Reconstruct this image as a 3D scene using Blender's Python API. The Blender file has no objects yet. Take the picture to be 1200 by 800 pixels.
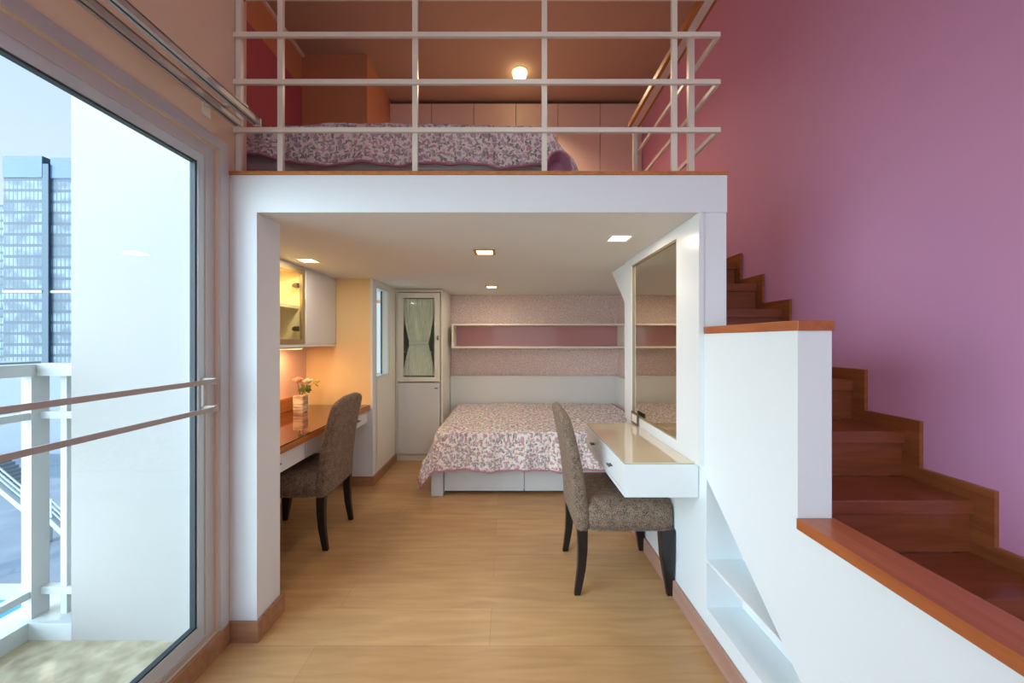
import bpy, bmesh, math, random
from mathutils import Vector, Matrix
random.seed(7)
PI = math.pi
C = bpy.context.scene.collection
sc = bpy.context.scene
H = 1.33                      # eye height

# ------------------------------------------------------------------ camera
cam = bpy.data.cameras.new('camera')
co = bpy.data.objects.new('camera', cam); C.objects.link(co)
co.location = (0, 0, H); co.rotation_euler = (PI/2, 0, 0)
cam.sensor_width = 36.0; cam.lens = 430/1200*36
cam.shift_x = 5/1200; cam.shift_y = -1/1200
cam.clip_start = 0.02; cam.clip_end = 500
sc.camera = co
sc.view_settings.view_transform = 'Standard'
sc.view_settings.look = 'None'
sc.view_settings.gamma = 1
sc.view_settings.use_curve_mapping = False
sc.view_settings.exposure = -0.1

# ------------------------------------------------------------------ sky and sun
SKY_BASE = 1.3; SKY_GLOW = 16.0; SKY_POW = 6.0
W = bpy.data.worlds.new('sky'); sc.world = W; W.use_nodes = True
nt = W.node_tree; nt.nodes.clear()
def wn(t): return nt.nodes.new(t)
tc = wn('ShaderNodeTexCoord')
sep = wn('ShaderNodeSeparateXYZ'); nt.links.new(tc.outputs['Generated'], sep.inputs[0])
rmp = wn('ShaderNodeValToRGB'); nt.links.new(sep.outputs['Z'], rmp.inputs[0])
rmp.color_ramp.elements[0].position = 0.0; rmp.color_ramp.elements[0].color = (0.74, 0.88, 1.0, 1)
rmp.color_ramp.elements[1].position = 0.7; rmp.color_ramp.elements[1].color = (0.52, 0.72, 1.0, 1)
e = rmp.color_ramp.elements.new(0.22); e.color = (0.76, 0.87, 1.0, 1)
# bright lobe added low in the sky, behind-left, to light the room
dot = wn('ShaderNodeVectorMath'); dot.operation = 'DOT_PRODUCT'
nt.links.new(tc.outputs['Generated'], dot.inputs[0])
dv = Vector((-0.74, -0.60, 0.30)).normalized(); dot.inputs[1].default_value = dv
mx = wn('ShaderNodeMath'); mx.operation = 'MAXIMUM'; mx.inputs[1].default_value = 0; nt.links.new(dot.outputs['Value'], mx.inputs[0])
pw = wn('ShaderNodeMath'); pw.operation = 'POWER'; pw.inputs[1].default_value = SKY_POW; nt.links.new(mx.outputs[0], pw.inputs[0])
ml = wn('ShaderNodeMath'); ml.operation = 'MULTIPLY_ADD'; ml.inputs[1].default_value = SKY_GLOW; ml.inputs[2].default_value = SKY_BASE
nt.links.new(pw.outputs[0], ml.inputs[0])
bg = wn('ShaderNodeBackground'); wo = wn('ShaderNodeOutputWorld')
nt.links.new(rmp.outputs[0], bg.inputs[0]); nt.links.new(ml.outputs[0], bg.inputs[1]); nt.links.new(bg.outputs[0], wo.inputs[0])

sl = bpy.data.lights.new('sun', 'SUN'); sl.energy = 1.6; sl.angle = 0.02; sl.color = (1, .96, .9)
so = bpy.data.objects.new('sun', sl); C.objects.link(so)
so.rotation_euler = Vector((-.55, .5, .67)).to_track_quat('Z', 'Y').to_euler()

# ------------------------------------------------------------------ materials
def lin(c):
    return tuple(((v/255)/12.92 if v/255 <= .04045 else ((v/255+.055)/1.055)**2.4) for v in c) + (1,)
def new_mat(name):
    m = bpy.data.materials.new(name); m.use_nodes = True
    return m, m.node_tree, m.node_tree.nodes['Principled BSDF']
def mat(name, rgb, rough=.6, metal=0, bump=0, bscale=60, var=0, spec=.5, coat=0):
    m, t, b = new_mat(name)
    b.inputs['Base Color'].default_value = lin(rgb); b.inputs['Roughness'].default_value = rough
    b.inputs['Metallic'].default_value = metal; b.inputs['Specular IOR Level'].default_value = spec
    b.inputs['Coat Weight'].default_value = coat; b.inputs['Coat Roughness'].default_value = .08
    tcn = t.nodes.new('ShaderNodeTexCoord')
    nz = t.nodes.new('ShaderNodeTexNoise'); nz.inputs['Scale'].default_value = bscale; nz.inputs['Detail'].default_value = 4
    t.links.new(tcn.outputs['Object'], nz.inputs['Vector'])
    if bump:
        bp = t.nodes.new('ShaderNodeBump'); bp.inputs['Strength'].default_value = bump; bp.inputs['Distance'].default_value = .004
        t.links.new(nz.outputs['Fac'], bp.inputs['Height']); t.links.new(bp.outputs[0], b.inputs['Normal'])
    if var:
        r = t.nodes.new('ShaderNodeValToRGB')
        r.color_ramp.elements[0].position = .3; r.color_ramp.elements[1].position = .7
        a = lin(tuple(max(0, v-var) for v in rgb)); c = lin(tuple(min(255, v+var) for v in rgb))
        r.color_ramp.elements[0].color = a; r.color_ramp.elements[1].color = c
        t.links.new(nz.outputs['Fac'], r.inputs[0]); t.links.new(r.outputs[0], b.inputs['Base Color'])
    return m
def wood(name, c1, c2, scale=(1.5, 14, 14), rough=.4, coat=0, axis_swap=None, nscale=3):
    m, t, b = new_mat(name)
    tcn = t.nodes.new('ShaderNodeTexCoord'); mp = t.nodes.new('ShaderNodeMapping'); mp.inputs['Scale'].default_value = scale
    nz = t.nodes.new('ShaderNodeTexNoise'); nz.inputs['Scale'].default_value = nscale; nz.inputs['Detail'].default_value = 6; nz.inputs['Distortion'].default_value = .6
    r = t.nodes.new('ShaderNodeValToRGB'); r.color_ramp.elements[0].position = .32; r.color_ramp.elements[1].position = .68
    r.color_ramp.elements[0].color = lin(c1); r.color_ramp.elements[1].color = lin(c2)
    t.links.new(tcn.outputs['Object'], mp.inputs[0]); t.links.new(mp.outputs[0], nz.inputs['Vector'])
    t.links.new(nz.outputs['Fac'], r.inputs[0]); t.links.new(r.outputs[0], b.inputs['Base Color'])
    b.inputs['Roughness'].default_value = rough; b.inputs['Coat Weight'].default_value = coat
    return m
def emis(name, rgb, s):
    m, t, b = new_mat(name)
    b.inputs['Base Color'].default_value = lin(rgb); b.inputs['Emission Color'].default_value = lin(rgb); b.inputs['Emission Strength'].default_value = s
    return m
def glass(name, tint=(240, 250, 248), refl=1.0, rough=.0):
    m = bpy.data.materials.new(name); m.use_nodes = True; t = m.node_tree; t.nodes.clear()
    o = t.nodes.new('ShaderNodeOutputMaterial'); mixn = t.nodes.new('ShaderNodeMixShader')
    tr = t.nodes.new('ShaderNodeBsdfTransparent'); tr.inputs[0].default_value = lin(tint)
    gl = t.nodes.new('ShaderNodeBsdfGlossy'); gl.inputs['Roughness'].default_value = rough
    lw = t.nodes.new('ShaderNodeLayerWeight'); lw.inputs[0].default_value = .5
    pw_ = t.nodes.new('ShaderNodeMath'); pw_.operation = 'POWER'; pw_.inputs[1].default_value = 5; t.links.new(lw.outputs['Facing'], pw_.inputs[0])
    mm = t.nodes.new('ShaderNodeMath'); mm.operation = 'MULTIPLY_ADD'; mm.inputs[1].default_value = .5*refl; mm.inputs[2].default_value = .02*refl
    t.links.new(pw_.outputs[0], mm.inputs[0]); t.links.new(mm.outputs[0], mixn.inputs[0])
    t.links.new(tr.outputs[0], mixn.inputs[1]); t.links.new(gl.outputs[0], mixn.inputs[2]); t.links.new(mixn.outputs[0], o.inputs[0])
    return m

M = {}
M['white'] = mat('white_paint', (226, 231, 232), .55, bump=.06, bscale=90)
M['white_lac'] = mat('white_lacquer', (226, 228, 228), .28, bump=.03, bscale=6)
M['cream_lac'] = mat('cream_lacquer', (238, 236, 224), .3, bump=.03, bscale=6)
M['ceil'] = mat('ceiling_paint', (228, 226, 220), .8, bump=.05)
M['beige'] = mat('beige_paint', (222, 196, 166), .7, bump=.06)
M['cream'] = mat('cream_paint', (244, 214, 158), .7, bump=.06)
M['purple'] = mat('mauve_paint', (210, 152, 190), .6, bump=.06)
M['pink'] = mat('rose_paint', (184, 96, 112), .6, bump=.06)
M['orange'] = mat('terracotta_paint', (206, 148, 108), .7, bump=.06)
M['loftceil'] = mat('warm_lit_ceiling_tint', (174, 152, 138), .8, bump=.05)  # warm tungsten tone put into the base colour of a white ceiling
M['wardrobe'] = mat('pale_rose_laminate', (232, 208, 198), .4, bump=.03)
M['frame'] = mat('window_aluminium', (196, 192, 188), .4, .1, bump=.02)
M['sash'] = mat('sash_aluminium', (200, 212, 214), .35, .2, bump=.02)
M['gasket'] = mat('black_gasket', (50, 58, 62), .6)
M['rail'] = mat('white_rail_paint', (226, 219, 204), .3, bump=.03)
M['guard'] = mat('grey_bar_paint', (176, 168, 162), .35, bump=.02)
M['alu'] = mat('track_aluminium', (190, 190, 188), .3, .6, bump=.02)
M['dark'] = mat('dark_slot', (38, 40, 42), .6)
M['legs'] = mat('black_lacquer', (24, 20, 22), .3, bump=.04, bscale=30)
M['chrome'] = mat('brushed_nickel', (120, 112, 104), .3, .9)
M['mauve'] = mat('mauve_lining', (186, 130, 152), .9, bump=.3, bscale=200)
M['baseb'] = wood('baseboard_wood', (150, 106, 74), (176, 130, 94), rough=.4, nscale=2)
M['base_r'] = wood('baseboard_mauve_wood', (164, 124, 108), (182, 142, 124), (.5, .5, 8), rough=.45)
M['stair'] = wood('cherry_wood', (118, 60, 34), (140, 76, 46), (1.2, 12, 14), rough=.28, coat=.2)
M['stairx'] = wood('cherry_wood_long', (132, 74, 40), (158, 94, 54), (12, 1.2, 12), rough=.32)
M['cap'] = wood('cherry_cap_wood', (160, 84, 44), (180, 102, 58), (12, 1.2, 12), rough=.3, coat=.2)
M['oak'] = wood('honey_wood', (176, 104, 48), (198, 126, 64), (12, 1.0, 12), rough=.35)
M['wardgap'] = mat('shadow_gap', (70, 45, 36), .8)
M['concrete'] = mat('balcony_concrete', (176, 162, 134), .8, bump=.3, bscale=14, var=22)
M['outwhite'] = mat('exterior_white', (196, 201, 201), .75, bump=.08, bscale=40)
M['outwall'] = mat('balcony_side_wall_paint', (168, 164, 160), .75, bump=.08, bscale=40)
M['pool'] = mat('pool_water', (70, 160, 215), .1, bump=.1, bscale=2)
M['terrace'] = mat('terrace_tiles', (120, 132, 146), .7, var=10, bscale=.6)
M['pane'] = glass('clear_glass', (243, 248, 247), .8)
M['pane_small'] = glass('cabinet_glass', (246, 250, 246), .8)
M['mirror'] = mat('mirror_silver', (214, 206, 190), .01, 1.0)
M['lamp'] = emis('lamp_diffuser', (255, 232, 180), 9)
M['brass'] = mat('gold_reflector', (200, 150, 70), .3, .8)

def floor_mat():
    m, t, b = new_mat('maple_laminate')
    tcn = t.nodes.new('ShaderNodeTexCoord'); mp = t.nodes.new('ShaderNodeMapping'); mp.inputs['Location'].default_value = (.08, -.007, 0)
    br = t.nodes.new('ShaderNodeTexBrick'); br.offset = .42; br.inputs['Scale'].default_value = 1
    br.inputs['Brick Width'].default_value = 1.8; br.inputs['Row Height'].default_value = .2275
    br.inputs['Mortar Size'].default_value = .0009; br.inputs['Mortar Smooth'].default_value = .3
    br.inputs['Color1'].default_value = lin((204, 162, 112)); br.inputs['Color2'].default_value = lin((192, 149, 101)); br.inputs['Mortar'].default_value = lin((160, 118, 76))
    mp2 = t.nodes.new('ShaderNodeMapping'); mp2.inputs['Scale'].default_value = (1.3, 12, 1)
    nz = t.nodes.new('ShaderNodeTexNoise'); nz.inputs['Scale'].default_value = 2.2; nz.inputs['Detail'].default_value = 7; nz.inputs['Distortion'].default_value = .5
    r = t.nodes.new('ShaderNodeValToRGB'); r.color_ramp.elements[0].position = .3; r.color_ramp.elements[1].position = .7
    r.color_ramp.elements[0].color = (.80, .77, .73, 1); r.color_ramp.elements[1].color = (1.0, 1.0, 1.0, 1)
    mix = t.nodes.new('ShaderNodeMix'); mix.data_type = 'RGBA'; mix.blend_type = 'MULTIPLY'; mix.inputs[0].default_value = 1
    t.links.new(tcn.outputs['Object'], mp.inputs[0]); t.links.new(mp.outputs[0], br.inputs['Vector'])
    t.links.new(tcn.outputs['Object'], mp2.inputs[0]); t.links.new(mp2.outputs[0], nz.inputs['Vector']); t.links.new(nz.outputs['Fac'], r.inputs[0])
    t.links.new(br.outputs['Color'], mix.inputs[6]); t.links.new(r.outputs[0], mix.inputs[7]); t.links.new(mix.outputs[2], b.inputs['Base Color'])
    b.inputs['Roughness'].default_value = .33; b.inputs['Specular IOR Level'].default_value = .45
    return m
M['floor'] = floor_mat()

def wallpaper():
    m, t, b = new_mat('rose_wallpaper')
    tcn = t.nodes.new('ShaderNodeTexCoord')
    v = t.nodes.new('ShaderNodeTexVoronoi'); v.feature = 'DISTANCE_TO_EDGE'; v.inputs['Scale'].default_value = 34
    r = t.nodes.new('ShaderNodeValToRGB'); r.color_ramp.elements[0].position = .05; r.color_ramp.elements[1].position = .16
    r.color_ramp.elements[0].color = lin((242, 224, 218)); r.color_ramp.elements[1].color = lin((226, 200, 195))
    t.links.new(tcn.outputs['Object'], v.inputs['Vector']); t.links.new(v.outputs['Distance'], r.inputs[0]); t.links.new(r.outputs[0], b.inputs['Base Color'])
    b.inputs['Roughness'].default_value = .7
    return m
M['paper'] = wallpaper()
M['roseglass'] = mat('rose_back_panel', (206, 152, 156), .12, bump=.02, bscale=3)

def fabric():
    m, t, b = new_mat('brown_tweed')
    tcn = t.nodes.new('ShaderNodeTexCoord')
    nz = t.nodes.new('ShaderNodeTexNoise'); nz.inputs['Scale'].default_value = 260; nz.inputs['Detail'].default_value = 3
    n2 = t.nodes.new('ShaderNodeTexNoise'); n2.inputs['Scale'].default_value = 30; n2.inputs['Detail'].default_value = 3
    ad = t.nodes.new('ShaderNodeMath'); ad.operation = 'MULTIPLY_ADD'; ad.inputs[1].default_value = .25
    r = t.nodes.new('ShaderNodeValToRGB'); r.color_ramp.elements[0].position = .48; r.color_ramp.elements[1].position = .76
    r.color_ramp.elements[0].color = lin((42, 30, 24)); r.color_ramp.elements[1].color = lin((152, 126, 104))
    t.links.new(tcn.outputs['Object'], nz.inputs['Vector']); t.links.new(tcn.outputs['Object'], n2.inputs['Vector'])
    t.links.new(n2.outputs['Fac'], ad.inputs[0]); t.links.new(nz.outputs['Fac'], ad.inputs[2]); t.links.new(ad.outputs[0], r.inputs[0])
    t.links.new(r.outputs[0], b.inputs['Base Color'])
    bp = t.nodes.new('ShaderNodeBump'); bp.inputs['Strength'].default_value = .5; bp.inputs['Distance'].default_value = .002
    t.links.new(nz.outputs['Fac'], bp.inputs['Height']); t.links.new(bp.outputs[0], b.inputs['Normal'])
    b.inputs['Roughness'].default_value = .75; b.inputs['Sheen Weight'].default_value = .08
    return m
M['tweed'] = fabric()

def floral():
    m, t, b = new_mat('floral_quilt')
    L = t.links.new; N = t.nodes.new
    uv = N('ShaderNodeUVMap'); uv.uv_map = 'UVMap'
    nz = N('ShaderNodeTexNoise'); nz.inputs['Scale'].default_value = 28; nz.inputs['Detail'].default_value = 3
    L(uv.outputs[0], nz.inputs['Vector'])
    dis = N('ShaderNodeMix'); dis.data_type = 'RGBA'; dis.blend_type = 'LINEAR_LIGHT'; dis.inputs[0].default_value = .022
    L(uv.outputs[0], dis.inputs[6]); L(nz.outputs['Color'], dis.inputs[7])
    def layer(scale, rnd, lo, hi, cols, prev, seed, stretch=(1, 1, 1)):
        mp = N('ShaderNodeMapping'); mp.inputs['Location'].default_value = (seed, seed*.7, 0); mp.inputs['Scale'].default_value = stretch
        L(dis.outputs[2], mp.inputs[0])
        v = N('ShaderNodeTexVoronoi'); v.voronoi_dimensions = '2D'; v.inputs['Scale'].default_value = scale; v.inputs['Randomness'].default_value = rnd
        L(mp.outputs[0], v.inputs['Vector'])
        th = N('ShaderNodeMapRange'); th.inputs[1].default_value = lo; th.inputs[2].default_value = hi; th.inputs[3].default_value = 1; th.inputs[4].default_value = 0
        L(v.outputs['Distance'], th.inputs[0])
        sp = N('ShaderNodeSeparateColor'); L(v.outputs['Color'], sp.inputs[0])
        cr = N('ShaderNodeValToRGB'); cr.color_ramp.interpolation = 'CONSTANT'
        cr.color_ramp.elements[0].color = lin(cols[0]); cr.color_ramp.elements[0].position = 0
        cr.color_ramp.elements[1].color = lin(cols[1]); cr.color_ramp.elements[1].position = 1/len(cols)
        for i, c in enumerate(cols[2:]):
            ee = cr.color_ramp.elements.new((i+2)/len(cols)); ee.color = lin(c)
        L(sp.outputs[0], cr.inputs[0])
        mixn = N('ShaderNodeMix'); mixn.data_type = 'RGBA'
        L(th.outputs[0], mixn.inputs[0]); L(prev, mixn.inputs[6]); L(cr.outputs[0], mixn.inputs[7])
        return mixn.outputs[2]
    base = N('ShaderNodeRGB'); base.outputs[0].default_value = lin((246, 238, 232))
    o = layer(36, .9, .20, .28, [(158, 160, 148), (136, 140, 132), (186, 180, 172)], base.outputs[0], 3.3, (1.0, .45, 1))
    o = layer(34, .9, .18, .27, [(150, 152, 144), (196, 178, 186), (164, 164, 156)], o, 9.1, (.45, 1, 1))
    o = layer(25, .85, .20, .36, [(214, 160, 176), (200, 172, 196), (226, 200, 206), (194, 176, 192)], o, 0)
    o = layer(48, .8, .10, .2, [(186, 116, 140), (160, 134, 160), (140, 138, 134)], o, 5)
    L(o, b.inputs['Base Color']); b.inputs['Roughness'].default_value = .85
    n3 = N('ShaderNodeTexNoise'); n3.inputs['Scale'].default_value = 22; L(uv.outputs[0], n3.inputs['Vector'])
    bp = N('ShaderNodeBump'); bp.inputs['Strength'].default_value = .35; bp.inputs['Distance'].default_value = .01
    L(n3.outputs['Fac'], bp.inputs['Height']); L(bp.outputs[0], b.inputs['Normal'])
    return m
M['floral'] = floral()

def tower_mat():
    m, t, b = new_mat('tower_curtain_wall')
    L = t.links.new; N = t.nodes.new
    tcn = N('ShaderNodeTexCoord'); sp = N('ShaderNodeSeparateXYZ'); L(tcn.outputs['Object'], sp.inputs[0])
    def band(src, period, frac):
        a = N('ShaderNodeMath'); a.operation = 'DIVIDE'; a.inputs[1].default_value = period; L(src, a.inputs[0])
        f = N('ShaderNodeMath'); f.operation = 'FRACT'; L(a.outputs[0], f.inputs[0])
        g = N('ShaderNodeMath'); g.operation = 'LESS_THAN'; g.inputs[1].default_value = frac; L(f.outputs[0], g.inputs[0])
        return g.outputs[0]
    hz = band(sp.outputs['Z'], 2.4, .26); vt = band(sp.outputs['X'], .9, .26)
    nz = N('ShaderNodeTexNoise'); nz.inputs['Scale'].default_value = .35; L(tcn.outputs['Object'], nz.inputs['Vector'])
    r = N('ShaderNodeValToRGB'); r.color_ramp.elements[0].position = .4; r.color_ramp.elements[1].position = .6
    r.color_ramp.elements[0].color = lin((70, 94, 112)); r.color_ramp.elements[1].color = lin((122, 142, 152)); L(nz.outputs['Fac'], r.inputs[0])
    m1 = N('ShaderNodeMix'); m1.data_type = 'RGBA'; L(vt, m1.inputs[0]); L(r.outputs[0], m1.inputs[6]); m1.inputs[7].default_value = lin((56, 78, 94))
    m2 = N('ShaderNodeMix'); m2.data_type = 'RGBA'; L(hz, m2.inputs[0]); L(m1.outputs[2], m2.inputs[6]); m2.inputs[7].default_value = lin((46, 68, 88))
    L(m2.outputs[2], b.inputs['Base Color']); b.inputs['Roughness'].default_value = .5
    return m
M['tower'] = tower_mat()
M['towerdark'] = mat('tower_dark_fin', (50, 78, 100), .5, bump=.02)
M['towercrown'] = mat('tower_louvres', (82, 112, 146), .5, bump=.02)

# ------------------------------------------------------------------ mesh helpers (y = depth from the camera, z up)
def box(bm, x0, x1, y0, y1, z0, z1, bev=0, seg=2):
    r = bmesh.ops.create_cube(bm, size=1)
    vs = r['verts']
    for v in vs:
        v.co = Vector(((x0+x1)/2 + v.co.x*(x1-x0), (y0+y1)/2 + v.co.y*(y1-y0), (z0+z1)/2 + v.co.z*(z1-z0)))
    if bev:
        es = list({e for v in vs for e in v.link_edges})
        bmesh.ops.bevel(bm, geom=es, offset=bev, segments=seg, profile=.5, affect='EDGES')
    return bm
def boxes(*args, bev=0):
    bm = bmesh.new()
    for a in args: box(bm, *a, bev=bev)
    return bm
def prism(bm, pts, a0, a1, axis='z'):
    """pts: outline in the two other axes; axis x: pts=(y,z); axis z: pts=(x,y); axis y: pts=(x,z)"""
    def P(p, a):
        return (a, p[0], p[1]) if axis == 'x' else ((p[0], a, p[1]) if axis == 'y' else (p[0], p[1], a))
    lo = [bm.verts.new(P(p, a0)) for p in pts]; hi = [bm.verts.new(P(p, a1)) for p in pts]
    bm.faces.new(lo); bm.faces.new(hi)
    n = len(pts)
    for i in range(n): bm.faces.new((lo[i], lo[(i+1) % n], hi[(i+1) % n], hi[i]))
    bmesh.ops.recalc_face_normals(bm, faces=bm.faces)
    return bm
def cyl(bm, p0, p1, r0, r1=None, n=12):
    p0 = Vector(p0); p1 = Vector(p1); r1 = r0 if r1 is None else r1
    d = p1-p0; q = d.to_track_quat('Z', 'Y').to_matrix().to_4x4()
    bmesh.ops.create_cone(bm, cap_ends=True, segments=n, radius1=r0, radius2=r1, depth=d.length,
                          matrix=Matrix.Translation((p0+p1)/2) @ q)
    return bm
def loft(bm, rings):
    """rings: list of lists of points, closed and capped"""
    R = [[bm.verts.new(p) for p in ring] for ring in rings]
    n = len(R[0])
    for a, b in zip(R, R[1:]):
        for i in range(n): bm.faces.new((a[i], a[(i+1) % n], b[(i+1) % n], b[i]))
    bm.faces.new(R[0][::-1]); bm.faces.new(R[-1])
    bmesh.ops.recalc_face_normals(bm, faces=bm.faces)
    return bm
def sweep(bm, pts, r, n=8):
    rings = []
    for i, p in enumerate(pts):
        p = Vector(p); a = Vector(pts[max(0, i-1)]); b = Vector(pts[min(len(pts)-1, i+1)])
        d = (b-a).normalized(); up = Vector((0, 0, 1)) if abs(d.z) < .9 else Vector((1, 0, 0))
        u = d.cross(up).normalized(); w = d.cross(u)
        rings.append([p + u*r*math.cos(k*2*PI/n) + w*r*math.sin(k*2*PI/n) for k in range(n)])
    return loft(bm, rings)

def origin_of(o):
    v = Vector((0, 0, 0))
    while o: v = v + o.location; o = o.parent
    return v
def obj(name, bm, m, parent=None, smooth=False, base=None):
    me = bpy.data.meshes.new(name)
    if base is None:
        if parent: org = origin_of(parent)
        else:
            xs = [v.co for v in bm.verts]
            org = Vector(((min(v.x for v in xs)+max(v.x for v in xs))/2, (min(v.y for v in xs)+max(v.y for v in xs))/2, min(v.z for v in xs)))
    else: org = Vector(base)
    for v in bm.verts: v.co -= org
    if smooth:
        for f in bm.faces: f.smooth = True
    bm.to_mesh(me); bm.free()
    ms = m if isinstance(m, (list, tuple)) else [m]
    for q in ms: me.materials.append(q)
    if smooth == 'auto':
        me.set_sharp_from_angle(angle=math.radians(38))
    o = bpy.data.objects.new(name, me); C.objects.link(o)
    if parent: o.parent = parent
    else: o.location = org
    return o
def thing(name, label, cat, loc=(0, 0, 0), group=None):
    o = bpy.data.objects.new(name, None); C.objects.link(o); o.location = loc; o.empty_display_size = .1
    o['label'] = label; o['category'] = cat
    if group: o['group'] = group
    return o
def tag(o, label, cat, group=None, kind=None):
    o['label'] = label; o['category'] = cat
    if group: o['group'] = group
    if kind: o['kind'] = kind
    return o
def struct(name, bm, m, parent=None, label=None, smooth=False):
    # structural surfaces keep world coordinates, so patterns line up from piece to piece
    o = obj(name, bm, m, parent, smooth, base=(0, 0, 0) if not parent else None)
    if not parent: o.location = (0, 0, 0); o['kind'] = 'structure'
    if label: o['label'] = label
    return o
def copy_tree(o, parent=None):
    c = o.copy(); C.objects.link(c); c.parent = parent
    for ch in list(o.children): copy_tree(ch, c)
    return c

# frequently used levels
LC = H+.57      # ceiling under the loft
LF = H+.74      # loft floor
TOP = H+3.0     # room ceiling
XR = 1.68       # right wall
XL = -1.235     # left wall
XP = .872       # stair partition
ZF = 1.635      # front plane of the loft
ZB = 4.63       # back wall below

# ------------------------------------------------------------------ shell
bm = bmesh.new(); prism(bm, [(-1.30, -2.6), (1.78, -2.6), (1.78, 4.73), (-1.95, 4.73), (-1.95, 1.72), (-1.30, 1.72)], -.08, 0)
struct('floor', bm, M['floor'], label='pale maple laminate floor with long planks')
bm = bmesh.new(); prism(bm, [(-2.26, 1.97), (-2.0, 1.74), (XL, 1.74), (XL, ZF), (.974, ZF), (.974, 2.9), (XR, 2.9), (XR, 5.2), (-2.26, 5.2)], LC, LF-.002)
struct('ceiling_alcove', bm, M['ceil'], label='white ceiling slab under the loft with flush downlights')
bm = bmesh.new(); prism(bm, [(-2.16, 1.97), (-1.98, 1.76), (XL+.0, 1.76), (XL+.0, ZF+.01), (.965, ZF+.01), (.965, 2.9), (XR, 2.9), (XR, 5.2), (-2.16, 5.2)], LF-.002, LF+.008)
struct('floor_loft', bm, M['oak'])
struct('trim_1', boxes((XL, .978, ZF-.012, ZF+.012, LF-.004, LF+.010), (.962, .978, ZF+.012, 2.9, LF-.004, LF+.010)), M['oak'], label='thin wooden edging along the loft floor')
# white face of the loft beam and its left post
struct('wall_front', boxes((XL, .974, ZF-.006, ZF+.0, LC-.0005, LF-.005),
                           (XL, -1.114, ZF-.006, 1.795, 0, LC-.0005)), M['white'], label='white painted beam and left post framing the alcove opening')
struct('ceiling', boxes((-1.32, 1.78, -2.6, 1.6, TOP, TOP+.1)), M['ceil'])
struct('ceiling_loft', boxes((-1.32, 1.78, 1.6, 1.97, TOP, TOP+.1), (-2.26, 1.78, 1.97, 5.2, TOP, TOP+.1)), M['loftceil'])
# left wall around the sliding door
struct('wall_left', boxes((-1.30, XL, -2.6, 1.735, H+.814, TOP), (-1.30, XL, 1.566, 1.735, 0, H+.814), (-1.30, XL, -2.6, -.56, 0, H+.814),
                          (-1.30, XL, -.56, 1.566, 0, H-1.240)), M['beige'], label='beige left wall above and around the sliding door')
struct('wall_right', boxes((XR, 1.78, -2.6, 5.2, 0, TOP)), M['purple'], label='tall mauve painted wall beside the stairs')
struct('wall_rear', boxes((-1.30, -.55, -2.7, -2.6, 0, TOP), (1.35, 1.78, -2.7, -2.6, 0, TOP), (-.55, 1.35, -2.7, -2.6, 0, .3), (-.55, 1.35, -2.7, -2.6, 3.4, TOP)), M['white'])
rw = struct('added_fill_window', boxes((-.55, -.5, -2.68, -2.62, .3, 3.4), (1.3, 1.35, -2.68, -2.62, .3, 3.4), (-.5, 1.3, -2.68, -2.62, .3, .35), (-.5, 1.3, -2.68, -2.62, 3.35, 3.4), (-.5, 1.3, -2.68, -2.62, 2.1, 2.15), (.38, .42, -2.68, -2.62, .35, 2.1), (.38, .42, -2.68, -2.62, 2.15, 3.35)), M['frame'])  # unseen rear window, added to let light onto the loft beam
struct('glass', boxes((-.5, 1.3, -2.652, -2.648, .35, 3.35)), M['pane'], rw)
struct('baseboard_left', boxes((XL, XL+.016, -2.0, ZF-.022, 0, .09), bev=.003), M['baseb'])
struct('baseboard_front', boxes((XL, -1.114+.016, ZF-.022, ZF-.0065, 0, .09), (-1.114, -1.098, ZF-.0065, 1.811, 0, .09), (-1.2, -1.114, 1.796, 1.811, 0, .09), bev=.003), M['baseb'])
# niche walls for the desk
struct('wall_niche_left', boxes((-1.95, -1.85, 1.735, 3.47, 0, LC)), mat('peach_paint', (240, 196, 172), .7, bump=.06), label='peach side wall of the desk niche')
struct('wall_niche_front', boxes((-1.95, -1.20, 1.735, 1.785, 0, LC)), M['white'])
struct('wall_niche_base', boxes((-1.85, -1.24, 3.37, 3.47, 0, .70)), M['white'], label='plain white lower end wall below the desk')
struct('trim_3', boxes((-1.262, -1.24, 3.366, 3.47, .70, LC)), M['white'], label='white corner edge of the desk niche')
struct('wall_niche_back', boxes((-1.85, -1.262, 3.37, 3.47, .70, LC)), M['cream'], label='warm cream end wall of the desk niche')
W2 = (3.46, 3.86, H-.37, H+.535)
struct('wall_alcove_left', boxes((-1.34, -1.24, 3.47, W2[0], 0, LC), (-1.34, -1.24, W2[1], 4.73, 0, LC), (-1.34, -1.24, W2[0], W2[1], 0, W2[2]), (-1.34, -1.24, W2[0], W2[1], W2[3], LC)),
       M['cream_lac'], label='cream side wall with a narrow window')
fr = struct('window_1', boxes((-1.33, -1.25, W2[0], W2[0]+.03, W2[2], W2[3]), (-1.33, -1.25, W2[1]-.03, W2[1], W2[2], W2[3]), (-1.33, -1.25, W2[0]+.03, W2[1]-.03, W2[2], W2[2]+.03),
                              (-1.33, -1.25, W2[0]+.03, W2[1]-.03, W2[3]-.03, W2[3])), M['white_lac'], label='narrow side window by the curtained cabinet')
struct('window_mullion', boxes((-1.296, -1.284, 3.745, 3.753, W2[2]+.03, W2[3]-.03)), M['gasket'], fr)
struct('glass', boxes((-1.293, -1.288, W2[0]+.03, W2[1]-.03, W2[2]+.03, W2[3]-.03)), M['pane'], fr)
struct('wall_back', boxes((-1.34, 1.5, ZB, 4.73, 0, LC)), M['paper'], label='rose patterned wallpaper behind the bed shelves')
struct('wall_alcove_right', boxes((1.40, 1.5, 2.6, ZB, 0, LC)), M['paper'])
struct('wall_alcove_front', boxes((.974, 1.40, 2.60, 2.686, 0, H+.244)), M['white'])
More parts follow.
